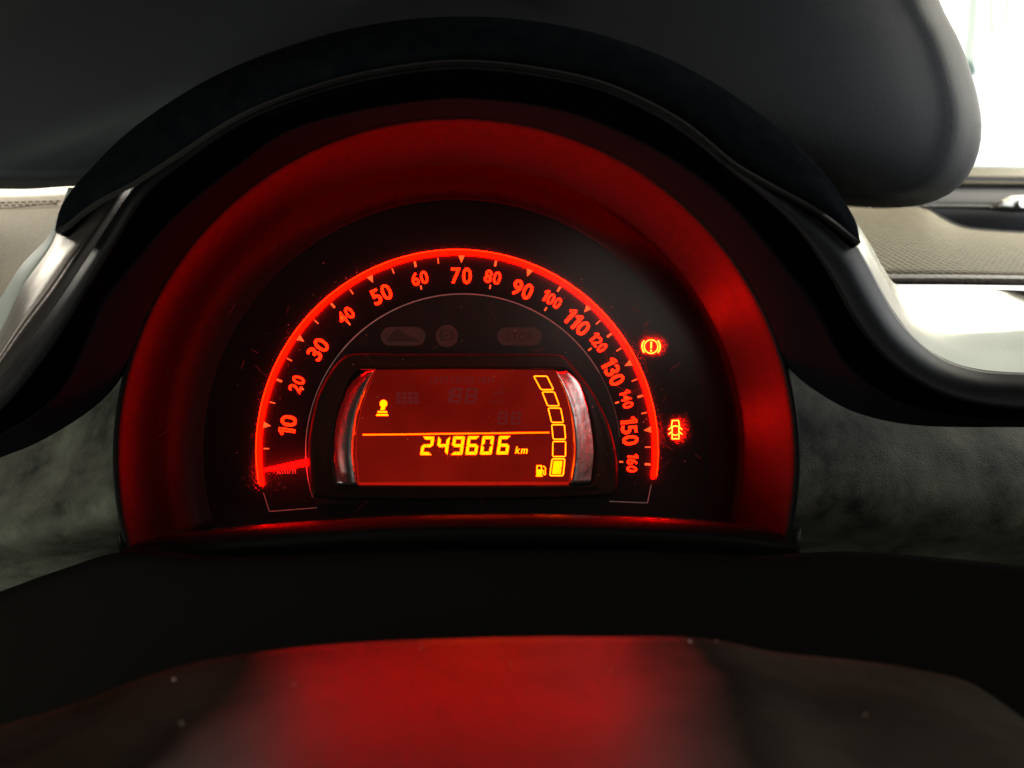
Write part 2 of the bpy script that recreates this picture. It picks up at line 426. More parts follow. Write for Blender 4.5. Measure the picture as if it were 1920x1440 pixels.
h = solid('door_handle', hp, 0.885, 0.905, M['handle'], door)
md = h.modifiers.new('Bevel', 'BEVEL'); md.width = 0.003; md.segments = 3
kn = [W(*p, 0.878) for p in circ(1919, 381, 8, 0, 345, 20)]
solid('handle_lock', circ(1919, 381, 8, 0, 340, 18), 0.880, 0.8845, M['chrome'], door)

# ------------------------------------------------------------------ dashboard
dash = thing('dashboard', 'fabric covered dashboard with silver trim and dusty grey panels around the dials', 'dashboard', W(960, 1000, 0.40))
n = 40
loft('fabric_panel', [curve([(1480, 375), (1640, 391), (1735, 390), (1765, 408), (1800, 425), (1860, 433), (2100, 443)], n, 0.74),
                      curve([(1480, 400), (1640, 410), (1735, 412), (1765, 424), (1800, 436), (1860, 443), (2100, 455)], n, 0.66),
                      curve([(1500, 450), (1660, 462), (1735, 466), (1800, 472), (1860, 476), (2100, 484)], n, 0.52),
                      curve([(1540, 508), (1665, 513), (1735, 514), (1800, 515), (1860, 516), (2100, 520)], n, 0.425)],
     M['fabric'], dash, sub=6, thick=0.004, uv=True, label='grey brown ribbed fabric right of the dials')
loft('fabric_edge', [curve([(1728, 389), (1765, 407), (1800, 424), (1860, 432), (2100, 442)], 24, 0.742), curve([(1728, 391), (1765, 409.5), (1800, 427), (1860, 435), (2100, 445)], 24, 0.730),
                     curve([(1730, 393), (1765, 412), (1800, 429), (1860, 437), (2100, 447)], 24, 0.738)], mat('fabric_piping', (0.16, 0.155, 0.14), 0.6), dash, thick=0.003)
loft('mesh_strip', [curve([(1600, 511), (1665, 513.5), (1800, 515), (2100, 519)], n, 0.424), curve([(1610, 521), (1668, 523), (1800, 524), (2100, 528)], n, 0.412),
                    curve([(1620, 531), (1672, 532), (1800, 534), (2100, 538)], n, 0.414)], M['strip'], dash, thick=0.004)
# silver trim right of the dials
def off0(px, dy): return [(x, y + dy) for x, y in px]
def mid0(A, B, t, n=60):
    a = spline([(p[0], p[1], 0) for p in A], n); b = spline([(p[0], p[1], 0) for p in B], n)
    return [(p.lerp(q, t).x, p.lerp(q, t).y) for p, q in zip(a, b)]
T0 = [(1597, 400), (1612, 425), (1636, 466), (1660, 508), (1680, 533), (1760, 538), (1850, 542), (2050, 550)]
T1 = [(1600, 425), (1616, 450), (1640, 493), (1665, 535), (1700, 582), (1770, 620), (1850, 622), (2050, 606)]
TM = [(1600, 440), (1618, 468), (1642, 512), (1668, 556), (1702, 600), (1768, 642), (1850, 662), (2050, 655)]
T2 = [(1600, 455), (1622, 488), (1650, 540), (1680, 590), (1722, 642), (1777, 678), (1840, 696), (2050, 706)]
loft('silver_trim', [curve(T0, 60, (0.27, 0.47)), curve(mid0(T0, T1, 0.5), 60, (0.266, 0.405)), curve(T1, 60, (0.262, 0.350))], M['silver'], dash, sub=8, label='bright polished silver trim right of the dials')
loft('silver_lip', [curve(off0(T1, -2.5), 60, (0.2622, 0.3520)), curve(off0(T1, 1.0), 60, (0.2610, 0.3480)), curve(TM, 60, (0.258, 0.343)), curve(T2, 60, (0.254, 0.339))], M['silver_lip'], dash, sub=8, label='lower lip of the silver trim right of the dials, dim reflection put into its colour')
# left: fabric, pale edge, brown tinted silver trim
loft('fabric_panel', [curve([(-160, 366), (0, 368), (60, 367), (180, 360)], n, 0.57), curve([(-160, 384), (0, 386), (60, 385), (180, 378)], n, 0.53),
                      curve([(-160, 440), (0, 440), (60, 436), (160, 430)], n, 0.45), curve([(-160, 660), (-40, 640), (30, 560), (120, 470)], n, 0.36)],
     M['fabric_left'], dash, sub=6, thick=0.004, uv=True, label='beige woven fabric left of the dials')
loft('windscreen_ledge', [curve([(-160, 330), (0, 330), (60, 330), (200, 325)], 20, 0.66), curve([(-160, 352), (0, 356), (60, 355), (200, 345)], 20, 0.632), curve([(-160, 373), (0, 375), (60, 374), (180, 367)], 20, 0.56)], M['ledge_light'], dash, thick=0.004, label='ledge under the windscreen, window light put into its pale colour')
for r, y in enumerate((377, 382)):
    for k in range(9):
        x = 108 - k * 13 - r * 6; dy = (108 - x) * 0.03
        solid('perforation', [(x - 4, y + dy - 1), (x + 4, y + dy - 1.3), (x + 4, y + dy + 0.8), (x - 4, y + dy + 1.1)], 0.523, 0.5245, M['stitch'], dash)
Flat().strip([(-60, 392), (0, 391), (50, 387), (108, 380)], 1.6).build('seam', 0.508, M['stitch'], dash)
S0 = [(128, 352), (104, 415), (88, 446), (40, 497), (0, 560), (-60, 650)]
S1 = [(150, 352), (110, 425), (92, 465), (40, 540), (0, 622), (-60, 720)]
loft('trim_edge', [curve(S0, 30, (0.31, 0.30)), curve([((a[0] + b[0]) / 2 - 1, (a[1] + b[1]) / 2) for a, b in zip(S0, S1)], 30, (0.30, 0.285)), curve(S1, 30, (0.295, 0.280))], M['pale'], dash, label='pale thin edge of the left silver trim')
S2 = [(258, 330), (246, 362), (210, 416), (160, 490), (112, 562), (50, 648), (-60, 790)]
SA = [(170, 352), (140, 425), (100, 482), (52, 555), (0, 650), (-60, 735)]
SB = [(225, 345), (195, 400), (145, 470), (95, 545), (40, 615), (-60, 765)]
loft('silver_trim', [curve(S1, 40, (0.2955, 0.2805)), curve(SA, 40, (0.282, 0.262)), curve(SB, 40, (0.272, 0.252)), curve(S2, 40, (0.278, 0.256))], M['silver_warm'], dash, sub=8, label='silver trim left of the dials, brown cabin reflection put into its colour')
# dusty grey lower panels either side of the pod
loft('lower_panel', [curve([(1472, 660), (1510, 700), (1560, 735), (1640, 770), (1740, 790), (1960, 790), (2200, 790)], n, (0.285, 0.33)),
                     curve([(1472, 780), (1500, 800), (1600, 830), (1740, 850), (1960, 860), (2200, 860)], n, (0.274, 0.305)),
                     curve([(1472, 930), (1500, 940), (1600, 950), (1740, 960), (1960, 970), (2200, 970)], n, (0.270, 0.298)),
                     curve([(1472, 1010), (1500, 1020), (1600, 1030), (1740, 1040), (1960, 1050), (2200, 1050)], n, (0.300, 0.325)),
                     curve([(1472, 1040), (1500, 1050), (1600, 1060), (1740, 1075), (1960, 1090), (2200, 1090)], n, (0.340, 0.36))], M['grey_panel'], dash, sub=6, label='dusty dark grey panel right of the dials')
loft('lower_panel', [curve([(-300, 900), (-60, 850), (0, 835), (110, 790), (180, 740), (245, 680)], n, (0.33, 0.285)),
                     curve([(-300, 940), (-60, 920), (0, 910), (110, 880), (180, 850), (242, 820)], n, (0.31, 0.274)),
                     curve([(-300, 1020), (-60, 1010), (0, 1000), (110, 980), (180, 960), (242, 950)], n, (0.29, 0.262)),
                     curve([(-300, 1100), (-60, 1090), (0, 1080), (110, 1050), (180, 1030), (242, 1010)], n, (0.310, 0.290)),
                     curve([(-300, 1150), (-60, 1140), (0, 1130), (110, 1100), (180, 1070), (242, 1050)], n, (0.35, 0.33))], M['grey_panel'], dash, sub=6, label='dusty pale grey panel left of the dials')

# ------------------------------------------------------------------ instrument cluster
CX, CY, D = 857.0, 845.0, 0.300
cl = thing('instrument_cluster', 'black domed instrument cluster with red lit speedometer and display', 'instrument cluster', W(CX, CY, D))

# outer shell: a wide rounded pod behind the bezel
def shell():
    sil = [(1700, -140), (1745, -40), (1772, 25), (1800, 78), (1822, 140), (1836, 195), (1841, 240), (1835, 285), (1817, 328), (1783, 362), (1740, 381), (1690, 389), (1640, 388), (1560, 384),
           (1300, 376), (860, 366), (400, 356), (135, 349), (60, 354), (0, 354), (-60, 352), (-115, 336), (-150, 300), (-166, 240), (-160, 170), (-130, 90), (-80, 0), (-20, -140), (300, -480), (860, -560), (1400, -480)]
    n = 200
    out = [(p.x, p.y) for p in spline([(a[0], a[1], 0) for a in sil], n, closed=True)]
    rows = []
    for t in (0.02, 0.25, 0.45, 0.62, 0.74, 0.83, 0.88, 0.91, 0.93, 0.945, 0.96, 0.975, 0.988, 0.996, 1.0):
        Y = 0.345 - 0.058 * (1 - t ** 3.2) ** 0.62 - 0.0035 * math.exp(-((t - 0.955) / 0.022) ** 2)
        rows.append([W(840 + (x - 840) * t, -60 + (y + 60) * t, Y) for x, y in out])
    for t, Y in ((0.985, 0.362), (0.93, 0.40)): rows.append([W(840 + (x - 840) * t, -60 + (y + 60) * t, Y) for x, y in out])
    v, f = grid(rows, closed=True)
    return obj('pod_shell', v, f, M['shell'], cl, smooth=True, thick=0.003, label='matt dark grey rounded shell behind the bezel')
shell()

NB = 110
E1 = [(103, 433), (112, 392), (135, 355), (175, 312), (225, 262), (300, 205), (400, 145), (520, 95), (650, 57), (760, 38), (865, 32), (980, 38), (1133, 68), (1275, 122), (1400, 197), (1525, 302), (1604, 414), (1613, 455)]
EL = [(105, 435), (125, 426), (150, 405), (190, 377), (254, 343), (325, 297), (450, 218), (575, 168), (700, 135), (867, 116), (1050, 137), (1150, 164), (1275, 227), (1379, 310), (1442, 347), (1546, 406), (1604, 453), (1612, 457)]
def mid(A, B, t, n=NB):
    a = spline([(p[0], p[1], 0) for p in A], n); b = spline([(p[0], p[1], 0) for p in B], n)
    return [(p.lerp(q, t).x, p.lerp(q, t).y) for p, q in zip(a, b)]
def off2(px, dy): return [(x, y + dy * min(1, max(0.0, (450 - y) / 120))) for x, y in px]
M['edge'] = mat('brow_highlight_plastic', (0.035, 0.033, 0.030), 0.35, spec=0.5)
brow_back = [((x - 858) * 0.97 + 858, (y - 900) * 0.97 + 900) for x, y in E1]
loft('hood_brow', [curve(brow_back, NB, 0.30), curve(E1, NB, 0.240), curve(mid(E1, EL, 0.35), NB, 0.2265), curve(mid(E1, EL, 0.8), NB, 0.2225), curve(EL, NB, 0.2235)], M['brow'], cl, sub=6, thick=0.002)
loft('brow_highlight', [curve(off2(EL, -1.6), NB, 0.2228), curve(EL, NB, 0.2218), curve(off2(EL, 1.8), NB, 0.2226)], M['edge'], cl, sub=3, thick=0.0008)  # lighter bead added to draw the highlight line along the brow

K3 = [(-120, 800), (0, 716), (50, 648), (112, 562), (160, 489), (207, 416), (243, 362), (270, 338), (325, 300), (450, 221), (575, 171), (700, 138), (867, 119), (1050, 140), (1150, 167), (1275, 230), (1379, 312), (1442, 350), (1546, 410), (1604, 456), (1630, 500), (1660, 557), (1690, 605), (1735, 650), (1777, 677), (1840, 695), (1920, 700), (2060, 704)]
K2 = [(-120, 838), (0, 765), (60, 695), (120, 608), (170, 527), (218, 447), (256, 382), (285, 345), (335, 306), (452, 227), (577, 177), (701, 144), (867, 125), (1048, 146), (1147, 173), (1270, 237), (1371, 318), (1427, 361), (1500, 428), (1558, 513), (1608, 602), (1665, 672), (1735, 722), (1815, 752), (1920, 767), (2060, 770)]
K1 = [(-120, 885), (0, 815), (70, 772), (125, 715), (160, 640), (200, 552), (242, 502), (325, 406), (450, 306), (533, 248), (658, 210), (825, 185), (900, 185), (1067, 210), (1233, 281), (1358, 368), (1462, 485), (1530, 572), (1575, 665), (1630, 720), (1700, 757), (1800, 780), (1920, 787), (2060, 789)]
K0 = [(-120, 905), (0, 858), (60, 835), (130, 796), (180, 761), (215, 726), (238, 690)]
circC = circ(856, 857, 637, 164.5, 16.5, 40)
K0r = [(1468, 676), (1495, 707), (1540, 740), (1595, 770), (1665, 790), (1740, 799), (1920, 801), (2060, 801)]
K0f = K0 + circC[1:-1] + K0r
loft('bezel', [curve(K3, NB, 0.226), curve(mid(K3, K2, 0.5), NB, 0.2208), curve(K2, NB, 0.2195), curve(mid(K2, K1, 0.08), NB, 0.2197)], M['gloss_black'], cl, sub=6, thick=0.002)
loft('bezel_inner', [curve(mid(K2, K1, 0.08), NB, 0.2198), curve(mid(K2, K1, 0.4), NB, 0.2235), curve(K1, NB, 0.2290)], M['bezel_inner'], cl, sub=5, thick=0.0015)
loft('inner_ring', [curve(K1, NB, 0.2292), curve(mid(K1, K0f, 0.5), NB, 0.2395), curve(K0f, NB, 0.2515)], M['ring'], cl, sub=6, thick=0.0015)

# funnel wall
NF = 90
def ring(cx, cy, r, Y, a0=197.5, a1=-17.5): return [W(x, y, Y) for x, y in circ(cx, cy, r, a0, a1, NF)]
def funnel():
    prof = [(640, 0.2505, 0.2505, 0.2505), (634, 0.2515, 0.2515, 0.2515), (605, 0.2610, 0.2610, 0.2615), (580, 0.2697, 0.2697, 0.2740), (562, 0.2760, 0.2760, 0.2838), (546, 0.2818, 0.2818, 0.2905), (541, 0.2836, 0.2836, 0.2918),
            (539, 0.2843, 0.2855, 0.2923), (537, 0.2850, 0.2978, 0.2928), (526, 0.2885, 0.2989, 0.2950), (512, 0.2927, 0.2993, 0.2972), (498, 0.2962, 0.2995, 0.2986), (484, 0.2987, 0.2997, 0.2995), (470, 0.3003, 0.3003, 0.3003)]
    rows = []
    for r, yt, ys, yl in prof:
        row = []
        for i in range(NF):
            a = 197.5 - 215 * i / (NF - 1)
            w = min(1, max(0, (62 - a) / 24)) if a < 90 else min(1, max(0, (a - 100) / 50))
            w = w * w * (3 - 2 * w)
            cy = 857 - (640 - r) * 0.06
            row.append(W(856 + r * math.cos(math.radians(a)), cy - r * math.sin(math.radians(a)), yt + ((ys if a < 90 else yl) - yt) * w))
        rows.append(row)
    loft('funnel', rows, M['funnel'], cl, sub=3, thick=0.0012, label='red lit funnel wall round the dial')
funnel()
# dial face
Flat().poly(circ(856, 848, 476, 198, -18, 80)).build('dial_face', D, M['face'], cl)

# lit light guide round the scale: raised strip with a brighter orange outer edge
def light_guide():
    n = 140; a0, a1 = 189.6, -7.4; rows = []
    for r, y in ((366.3, D - 0.0002), (366.8, D - 0.0011), (372, D - 0.0014), (376.2, D - 0.0011)):
        rows.append([W(x, yy, y) for x, yy in circ(CX, CY, r, a0, a1, n)])
    v, f = grid(rows); b = len(v)
    for sgn, ae in ((1, a0), (-1, a1)):                       # round ends
        c = circ(CX, CY, 371.4, ae, ae, 2)[0]
        pts = circ(c[0], c[1], 5.2, 0, 345, 24); v2 = [W(x, y, D - 0.00115) for x, y in pts]; k = len(v)
        v += v2; f.append(tuple(range(k, k + len(v2))))
    o = obj('light_guide', v, f, M['arc'], cl)
    rows = [[W(x, yy, y) for x, yy in circ(CX, CY, r, a0, a1, n)] for r, y in ((376.2, D - 0.0011), (377.6, D - 0.0010), (377.8, D - 0.0001))]
    v, f = grid(rows); obj('light_guide_edge', v, f, M['arc_edge'], o)
light_guide()

def ang(s): return 88.7 + (70 - s) * 1.395 if s <= 70 else 88.7 - (s - 70) * 1.031
def polar(a, r): return (CX + r * math.cos(math.radians(a)), CY - r * math.sin(math.radians(a)))
YP = D - 0.0004
for s in (10, 30, 50, 70, 90, 110, 130, 150):
    a = ang(s); w = 0.95
    Flat().poly([polar(a - w, 366), polar(a + w, 366), polar(a, 352)]).build('marker', YP, M['tick'], cl)
for s in (20, 40, 60, 80, 100, 120, 140, 160):
    a = ang(s)
    Flat().strip([polar(a, 363.5), polar(a, 353)], 4.0).build('tick', YP, M['tick'], cl)
    ai = a + (-0.2 if s < 70 else 0.2)
    Flat().strip([polar(ai, 317 if s != 160 else 312), polar(ai, 309.5 if s != 160 else 304)], 2.8).build('inner_tick', YP, M['tick'], cl)
for s in (5, 15, 25, 35, 45, 55, 65, 115, 125, 135, 145, 155):
    a = ang(s)
    Flat().strip([polar(a, 363), polar(a, 352.5)], 2.1).build('tick', YP, M['tick'], cl)
NUM = {10: (539, 798, 30), 30: (596, 654, 30), 50: (715, 551, 30), 70: (865, 516, 30), 90: (980, 542, 30), 110: (1082, 604, 29), 130: (1150, 697, 29), 150: (1181, 808, 30),
       20: (556, 720, 24), 40: (648, 591, 24), 60: (787, 521, 24), 80: (924, 519, 24), 100: (1035, 561, 21.5), 120: (1122, 642, 20.5), 140: (1175, 748, 19.5), 160: (1186, 868, 19.5)}
for s, (x, y, h) in NUM.items():
    rot = math.degrees(math.atan2(CY - y, x - CX)) - 90
    fit = 1.24 if s < 100 else 1.72
    o = text('numeral', str(s), x, y, h, rot, YP, M['num_edge'], cl, fit=fit, gap=0.12, offset=0.011, label='red lit numeral %d on the speed scale' % s)
    text('numeral_core', str(s), x, y, h, rot, YP - 0.00015, M['num'], o, fit=fit, gap=0.12, offset=-0.016)

# grey outline of the centre panel, telltale panel
PX, PY = 868.0, 846.0
pts = circ(PX, PY, 294, 196.5, 2, 90)
panel_out = circ(PX, PY, 294, 200, -14, 90)
Flat().poly(panel_out).build('centre_panel', D - 0.0006, M['panel_black'], cl)
Flat().strip(circ(PX, PY, 295, 197, 140, 30), 1.6).build('outline', D - 0.0009, M['line_print'], cl)
Flat().strip(circ(PX, PY, 295, 140, 30, 60), 2.2).build('outline', D - 0.0009, M['line_print'], cl)
Flat().strip(circ(PX, PY, 295, 30, 5, 20), 1.0).build('outline', D - 0.0009, M['line_dim'], cl)
Flat().strip([(494, 924), (505, 959), (594, 952)], 1.7).build('corner_line', D - 0.0005, M['line_dim'], cl)
Flat().strip([(1221, 909), (1214, 943), (1143, 940)], 1.7).build('corner_line', D - 0.0005, M['line_print'], cl)

# needle resting below the 5 km/h tick
def needle():
    sec = [(494, 881.5, 3.0), (520, 877.5, 4.6), (550, 872, 6.0), (577, 867, 6.4)]
    v = []; f = []
    for x, y, hw in sec:
        v += [W(x, y - hw, D - 0.003), W(x, y, D - 0.0046), W(x, y + hw, D - 0.003), W(x, y, D - 0.002)]
    for i in range(3):
        for k in range(4): f.append((i * 4 + k, i * 4 + (k + 1) % 4, i * 4 + 4 + (k + 1) % 4, i * 4 + 4 + k))
    f += [(0, 3, 2, 1), (12, 13, 14, 15)]
    obj('needle', v, f, M['needle'], cl, face_cam=False)
needle()
text('unit_print', 'km/h', 537, 881, 15, 1, D - 0.0005, M['line_dim'], cl, xs=0.85, label='grey km/h lettering half hidden by the needle')

# unlit telltales
def stadium(x0, y0, x1, y1, n=14):
    r = (y1 - y0) / 2
    return circ(x1 - r, (y0 + y1) / 2, r, -90, 90, n) + circ(x0 + r, (y0 + y1) / 2, r, 90, 270, n)
YT = D - 0.0009
t = Flat().poly(stadium(932, 614, 1016, 648)).build('stop_telltale', YT, M['ghost_pill'], cl, label='unlit pill shaped STOP light')
text('lettering', 'STOP', 974, 631, 18, 0, YT - 0.0002, M['ghost_dark'], t, xs=0.84)
t = Flat().poly(stadium(714, 613, 798, 648)).build('car_telltale', YT, M['ghost_pill'], cl, label='unlit pill shaped light with a dark car shape')
Flat().poly([(726, 640), (733, 626), (746, 615), (756, 624), (776, 633), (787, 640)]).build('symbol', YT - 0.0002, M['ghost_dark'], t)
t = Flat().disc(838, 630, 21, 32).build('round_telltale', YT, M['ghost_pill'], cl, label='unlit round light with a ringed symbol')
Flat().strip(circ(838, 629, 9, 0, 350, 30), 1.6, True).disc(838, 629, 2.4).strip(circ(838, 629, 13, 130, 230, 14), 1.6).strip(circ(838, 629, 13, -50, 50, 14), 1.6).build('symbol', YT - 0.0002, M['ghost_dark'], t)

# lit warning lights
fl = Flat(); bx, by = 1220.8, 649.8
fl.strip(circ(bx, by, 12.7, 0, 352, 44), 2.3, True).strip(circ(bx, by, 16.9, 138, 222, 16), 3.2).strip(circ(bx, by, 16.9, -42, 42, 16), 3.2)
fl.poly([(bx - 2.1, 640.5), (bx + 2.1, 640.5), (bx + 1.5, 653.4), (bx - 1.5, 653.4)]).disc(bx, 657.5, 2.1, 12)
fl.build('brake_warning_light', YP, M['telltale'], cl, label='lit brake warning symbol with exclamation mark')
def q(x, y): return (1170 + x / 5.7625, 600 + y / 5.7625)
fl = Flat()
fl.strip([q(512, 1160), q(522, 1086), q(590, 1086), q(600, 1160)], 2.3)
fl.strip([q(505, 1168), q(530, 1150), q(556, 1144), q(582, 1150), q(606, 1168)], 2.6)
fl.strip([q(520, 1160), q(520, 1284), q(594, 1284), q(594, 1160)], 2.3)
fl.strip([q(528, 1235), q(556, 1247), q(586, 1235)], 2.2)
for a, b in (((482, 1185), (520, 1152)), ((630, 1185), (592, 1152)), ((482, 1236), (520, 1203)), ((630, 1236), (592, 1203))): fl.strip([q(*a), q(*b)], 2.2)
fl.build('door_warning_light', YP, M['telltale'], cl, label='lit open door warning symbol of a car from above')

# screen housing
def resample(px, n): return [(p.x, p.y) for p in spline([(a[0], a[1], 0) for a in px], n, closed=True)]
HO = [(655, 664), (760, 663.5), (860, 663), (960, 663.5), (1050, 665), (1078, 690), (1112, 735), (1140, 790), (1156, 850), (1158, 905), (1150, 928), (1000, 934), (860, 936), (720, 936), (592, 932), (580, 890), (578, 830), (592, 752), (617, 700)]
HI = [(676, 691), (760, 690.5), (860, 690), (960, 690.5), (1060, 692), (1082, 710), (1098, 745), (1109, 795), (1114, 850), (1109, 905), (1100, 909.5), (1000, 911), (860, 911.5), (720, 911), (640, 909), (630, 890), (624, 845), (630, 785), (650, 722)]
def loop(px, Y, n=120): return [W(x, y, Y) for x, y in resample_lin(px, n)]
def resample_lin(px, n):
    # denser closed polyline, corner preserving: same parameter per control point so that loops pair up
    out = []; k = len(px); per = n // k
    P = [Vector((p[0], p[1], 0)) for p in px]
    for i in range(k):
        p0, p1, p2, p3 = P[i - 1], P[i], P[(i + 1) % k], P[(i + 2) % k]
        for j in range(per):
            t = j / per
            m1 = (p2 - p0) * 0.35; m2 = (p3 - p1) * 0.35
            l = (p2 - p1).length
            if m1.length > l: m1 = m1.normalized() * l
            if m2.length > l: m2 = m2.normalized() * l
            h = p1 * (2 * t**3 - 3 * t**2 + 1) + m1 * (t**3 - 2 * t**2 + t) + p2 * (-2 * t**3 + 3 * t**2) + m2 * (t**3 - t**2)
            out.append((h.x, h.y))
    return out
hous = loft('screen_housing', [loop(HO, 0.2972), loop([(x + (860 - x) * 0.010, y + (800 - y) * 0.010) for x, y in HO], 0.2958),
                        loop([(a[0] * .5 + b[0] * .5, a[1] * .5 + b[1] * .5) for a, b in zip(HO, HI)], 0.2954), loop(HI, 0.2952), loop([(x + (860 - x) * 0.004, y + (800 - y) * 0.004) for x, y in HI], 0.2990)],
            M['housing'], cl, sub=5, thick=0.0, closed=True)
# chrome cheeks
CL = [[(688, 693), (660, 715), (640, 755), (628, 800), (625, 850), (632, 909)], [(693, 694), (668, 722), (650, 762), (638, 805), (635, 850), (643, 909)],
      [(700, 694.5), (682, 729), (666, 767), (656, 810), (653, 850), (660, 909)], [(702, 695), (686.5, 730), (673, 766), (664.5, 810), (662.5, 850), (669, 909)], [(702.5, 696), (689, 730), (676, 765), (668, 810), (667, 850), (673, 909)]]
CR = [[(1062, 695), (1084, 716), (1098, 752), (1108, 795), (1113.5, 850), (1108, 905)], [(1058, 697), (1079, 722), (1093, 757), (1103, 800), (1107.5, 850), (1102, 905)],
      [(1049, 697), (1068, 730), (1081, 765), (1090, 805), (1094, 850), (1087, 906)], [(1043, 697), (1058.5, 730), (1070, 765), (1077, 810), (1079, 850), (1072, 906)], [(1042, 697), (1056, 730), (1066, 765), (1072, 810), (1074, 850), (1067, 906)]]
M['chrome_wavy'] = mat('wavy_chrome', (0.66, 0.65, 0.62), 0.30, metal=1.0, rvar=0.10, dscale=300, bump=0.8, bscale=90)
for C, lab, YC, mm in ((CL, 'chrome cheek left of the display', (0.2947, 0.2933, 0.2926, 0.2935, 0.2977), M['chrome']), (CR, 'chrome cheek right of the display', (0.2948, 0.2944, 0.2934, 0.2929, 0.2977), M['chrome_wavy'])):
    loft('cheek', [curve(c, 40, y) for c, y in zip(C, YC)], mm, hous, sub=8, thick=0.0006, label=lab)

# display
YS = 0.2978
SC = [(702, 693.5), (860, 692), (1040, 693.5), (1056, 730), (1066, 765), (1072, 810), (1073, 850), (1066, 909), (860, 910.5), (672, 910), (667, 850), (668, 810), (676, 765), (689, 730)]
scr = Flat().poly(SC).build('display', YS, M['lcd'], cl, label='glowing red liquid crystal display with yellow figures')
Flat().strip([(676, 692.6), (704, 692.8), (690, 728), (677, 765), (668.5, 810), (667.5, 850), (673, 906)], 1.4).build('display_edge', YS - 0.0002, M['lcd_edge'], scr)
Flat().strip([(1042, 694), (1057, 730), (1067, 765), (1073, 810), (1074, 850), (1067, 904)], 1.2).build('display_edge', YS - 0.0002, M['lcd_edge'], scr)
Flat().poly([(672, 904.5), (860, 903), (1067, 903.5), (1066, 909), (860, 910), (673, 909.5)]).build('display_reflection', YS - 0.0003, M['lcd_edge'], scr)  # glowing strip in place of the red reflection below the display
YL = YS - 0.0004
Flat().strip([(680, 815.3), (1030, 811)], 2.7).build('divider', YL, M['lcd_line'], scr)
SEG = {'0': 'abcdef', '1': 'bc', '2': 'abged', '3': 'abgcd', '4': 'fgbc', '5': 'afgcd', '6': 'afgecd', '7': 'abc', '8': 'abcdefg', '9': 'abcdfg'}
def digit(ch, x0, ytop, w, h, th, skew, name, m, Y, parent, label=None, slope=0.0):
    def pt(u, v): return (x0 + u + (h - v) * skew, ytop + v - slope * u)
    g = th * 0.09; fl = Flat(); t = th
    hm = h / 2
    segs = {
        'a': [(g, 0), (w - g, 0), (w - t - g, t), (t + g, t)],
        'd': [(t + g, h - t), (w - t - g, h - t), (w - g, h), (g, h)],
        'g': [(g + t * .2, hm), (t * .85, hm - t / 2), (w - t * .85, hm - t / 2), (w - g - t * .2, hm), (w - t * .85, hm + t / 2), (t * .85, hm + t / 2)],
        'f': [(0, g), (t, t + g), (t, hm - t / 2 - g), (t * .3, hm - g), (0, hm - g)],
        'e': [(0, hm + g), (t * .3, hm + g), (t, hm + t / 2 + g), (t, h - t - g), (0, h - g)],
        'b': [(w, g), (w, hm - g), (w - t * .3, hm - g), (w - t, hm - t / 2 - g), (w - t, t + g)],
        'c': [(w, hm + g), (w, h - g), (w - t, h - t - g), (w - t, hm + t / 2 + g), (w - t * .3, hm + g)]}
    for s in SEG[ch]: fl.poly([pt(*p) for p in segs[s]])
    return fl.build(name, Y, m, parent, label=label)
for ch, x0 in zip('249606', (787.6, 817.0, 845.0, 872.3, 899.8, 930.6)):
    digit(ch, x0, 818.6 - (x0 - 787) * 0.008, 21.8, 34.6, 5.6, 0.15, 'digit', M['lcd_yellow'], YL, scr, label='yellow odometer digit %s' % ch)
text('unit', 'km', 977.5, 843.5, 13.5, 0, YL, M['lcd_yellow'], scr, shear=0.22, xs=0.92, offset=0.02)
# fuel gauge segments
def q2(x, y): return (880 + x / 5.76, 670 + y / 5.76)
FS = [[(695, 203), (838, 203), (910, 350), (775, 350)], [(786, 374), (918, 374), (972, 524), (846, 524)], [(851, 548), (986, 548), (1016, 703), (888, 703)],
      [(889, 728), (1027, 728), (1039, 884), (906, 884)], [(903, 908), (1041, 908), (1038, 1072), (900, 1072)], [(895, 1097), (1031, 1097), (1013, 1277), (869, 1277)]]
def rounded(px, r, n=4):
    out = []; k = len(px)
    for i in range(k):
        a, b, c = Vector(px[i - 1]), Vector(px[i]), Vector(px[(i + 1) % k])
        p = b + (a - b).normalized() * r; s = b + (c - b).normalized() * r
        for j in range(n + 1):
            t = j / n; out.append(tuple(p * (1 - t)**2 + b * 2 * t * (1 - t) + s * t * t))
    return out
for i, sgm in enumerate(FS):
    p = [q2(*c) for c in sgm]; rp = rounded(p, 3.2)
    o = Flat().strip(rp, 2.1 if i < 5 else 2.6, True).build('fuel_segment', YL, M['lcd_outline'], scr, label=('filled yellow fuel gauge segment at the bottom' if i == 5 else None))
    if i == 5:
        Flat().poly(rounded([q2(912, 1118), q2(1006, 1118), q2(988, 1260), q2(892, 1260)], 1.5)).build('fill', YL, M['lcd_yellow'], o)
# fuel pump
fl = Flat()
fl.strip([q2(731, 1240), q2(731, 1172), q2(779, 1172), q2(779, 1240)], 2.2)
fl.poly([q2(724, 1212), q2(786, 1212), q2(786, 1272), q2(724, 1272)]).poly([q2(720, 1274), q2(792, 1274), q2(792, 1288), q2(720, 1288)])
fl.strip([q2(786, 1214), q2(797, 1224), q2(800, 1256), q2(812, 1268), q2(822, 1258), q2(818, 1226), q2(824, 1204), q2(815, 1186), q2(797, 1172)], 2.0)
fl.build('fuel_pump_symbol', YL, M['lcd_yellow'], scr)
# gear lever symbol
fl = Flat(); fl.disc(719, 756.8, 7.1).poly([(714.5, 763), (722.5, 763), (721, 769), (713, 769)])
fl.poly([(708.6, 770.7), (725.2, 770.7), (726.6, 773.9), (707.2, 773.9)]).poly([(706.8, 776.2), (727, 776.2), (728.6, 779.6), (705, 779.6)])
fl.build('gear_lever_symbol', YL, M['lcd_yellow'], scr)
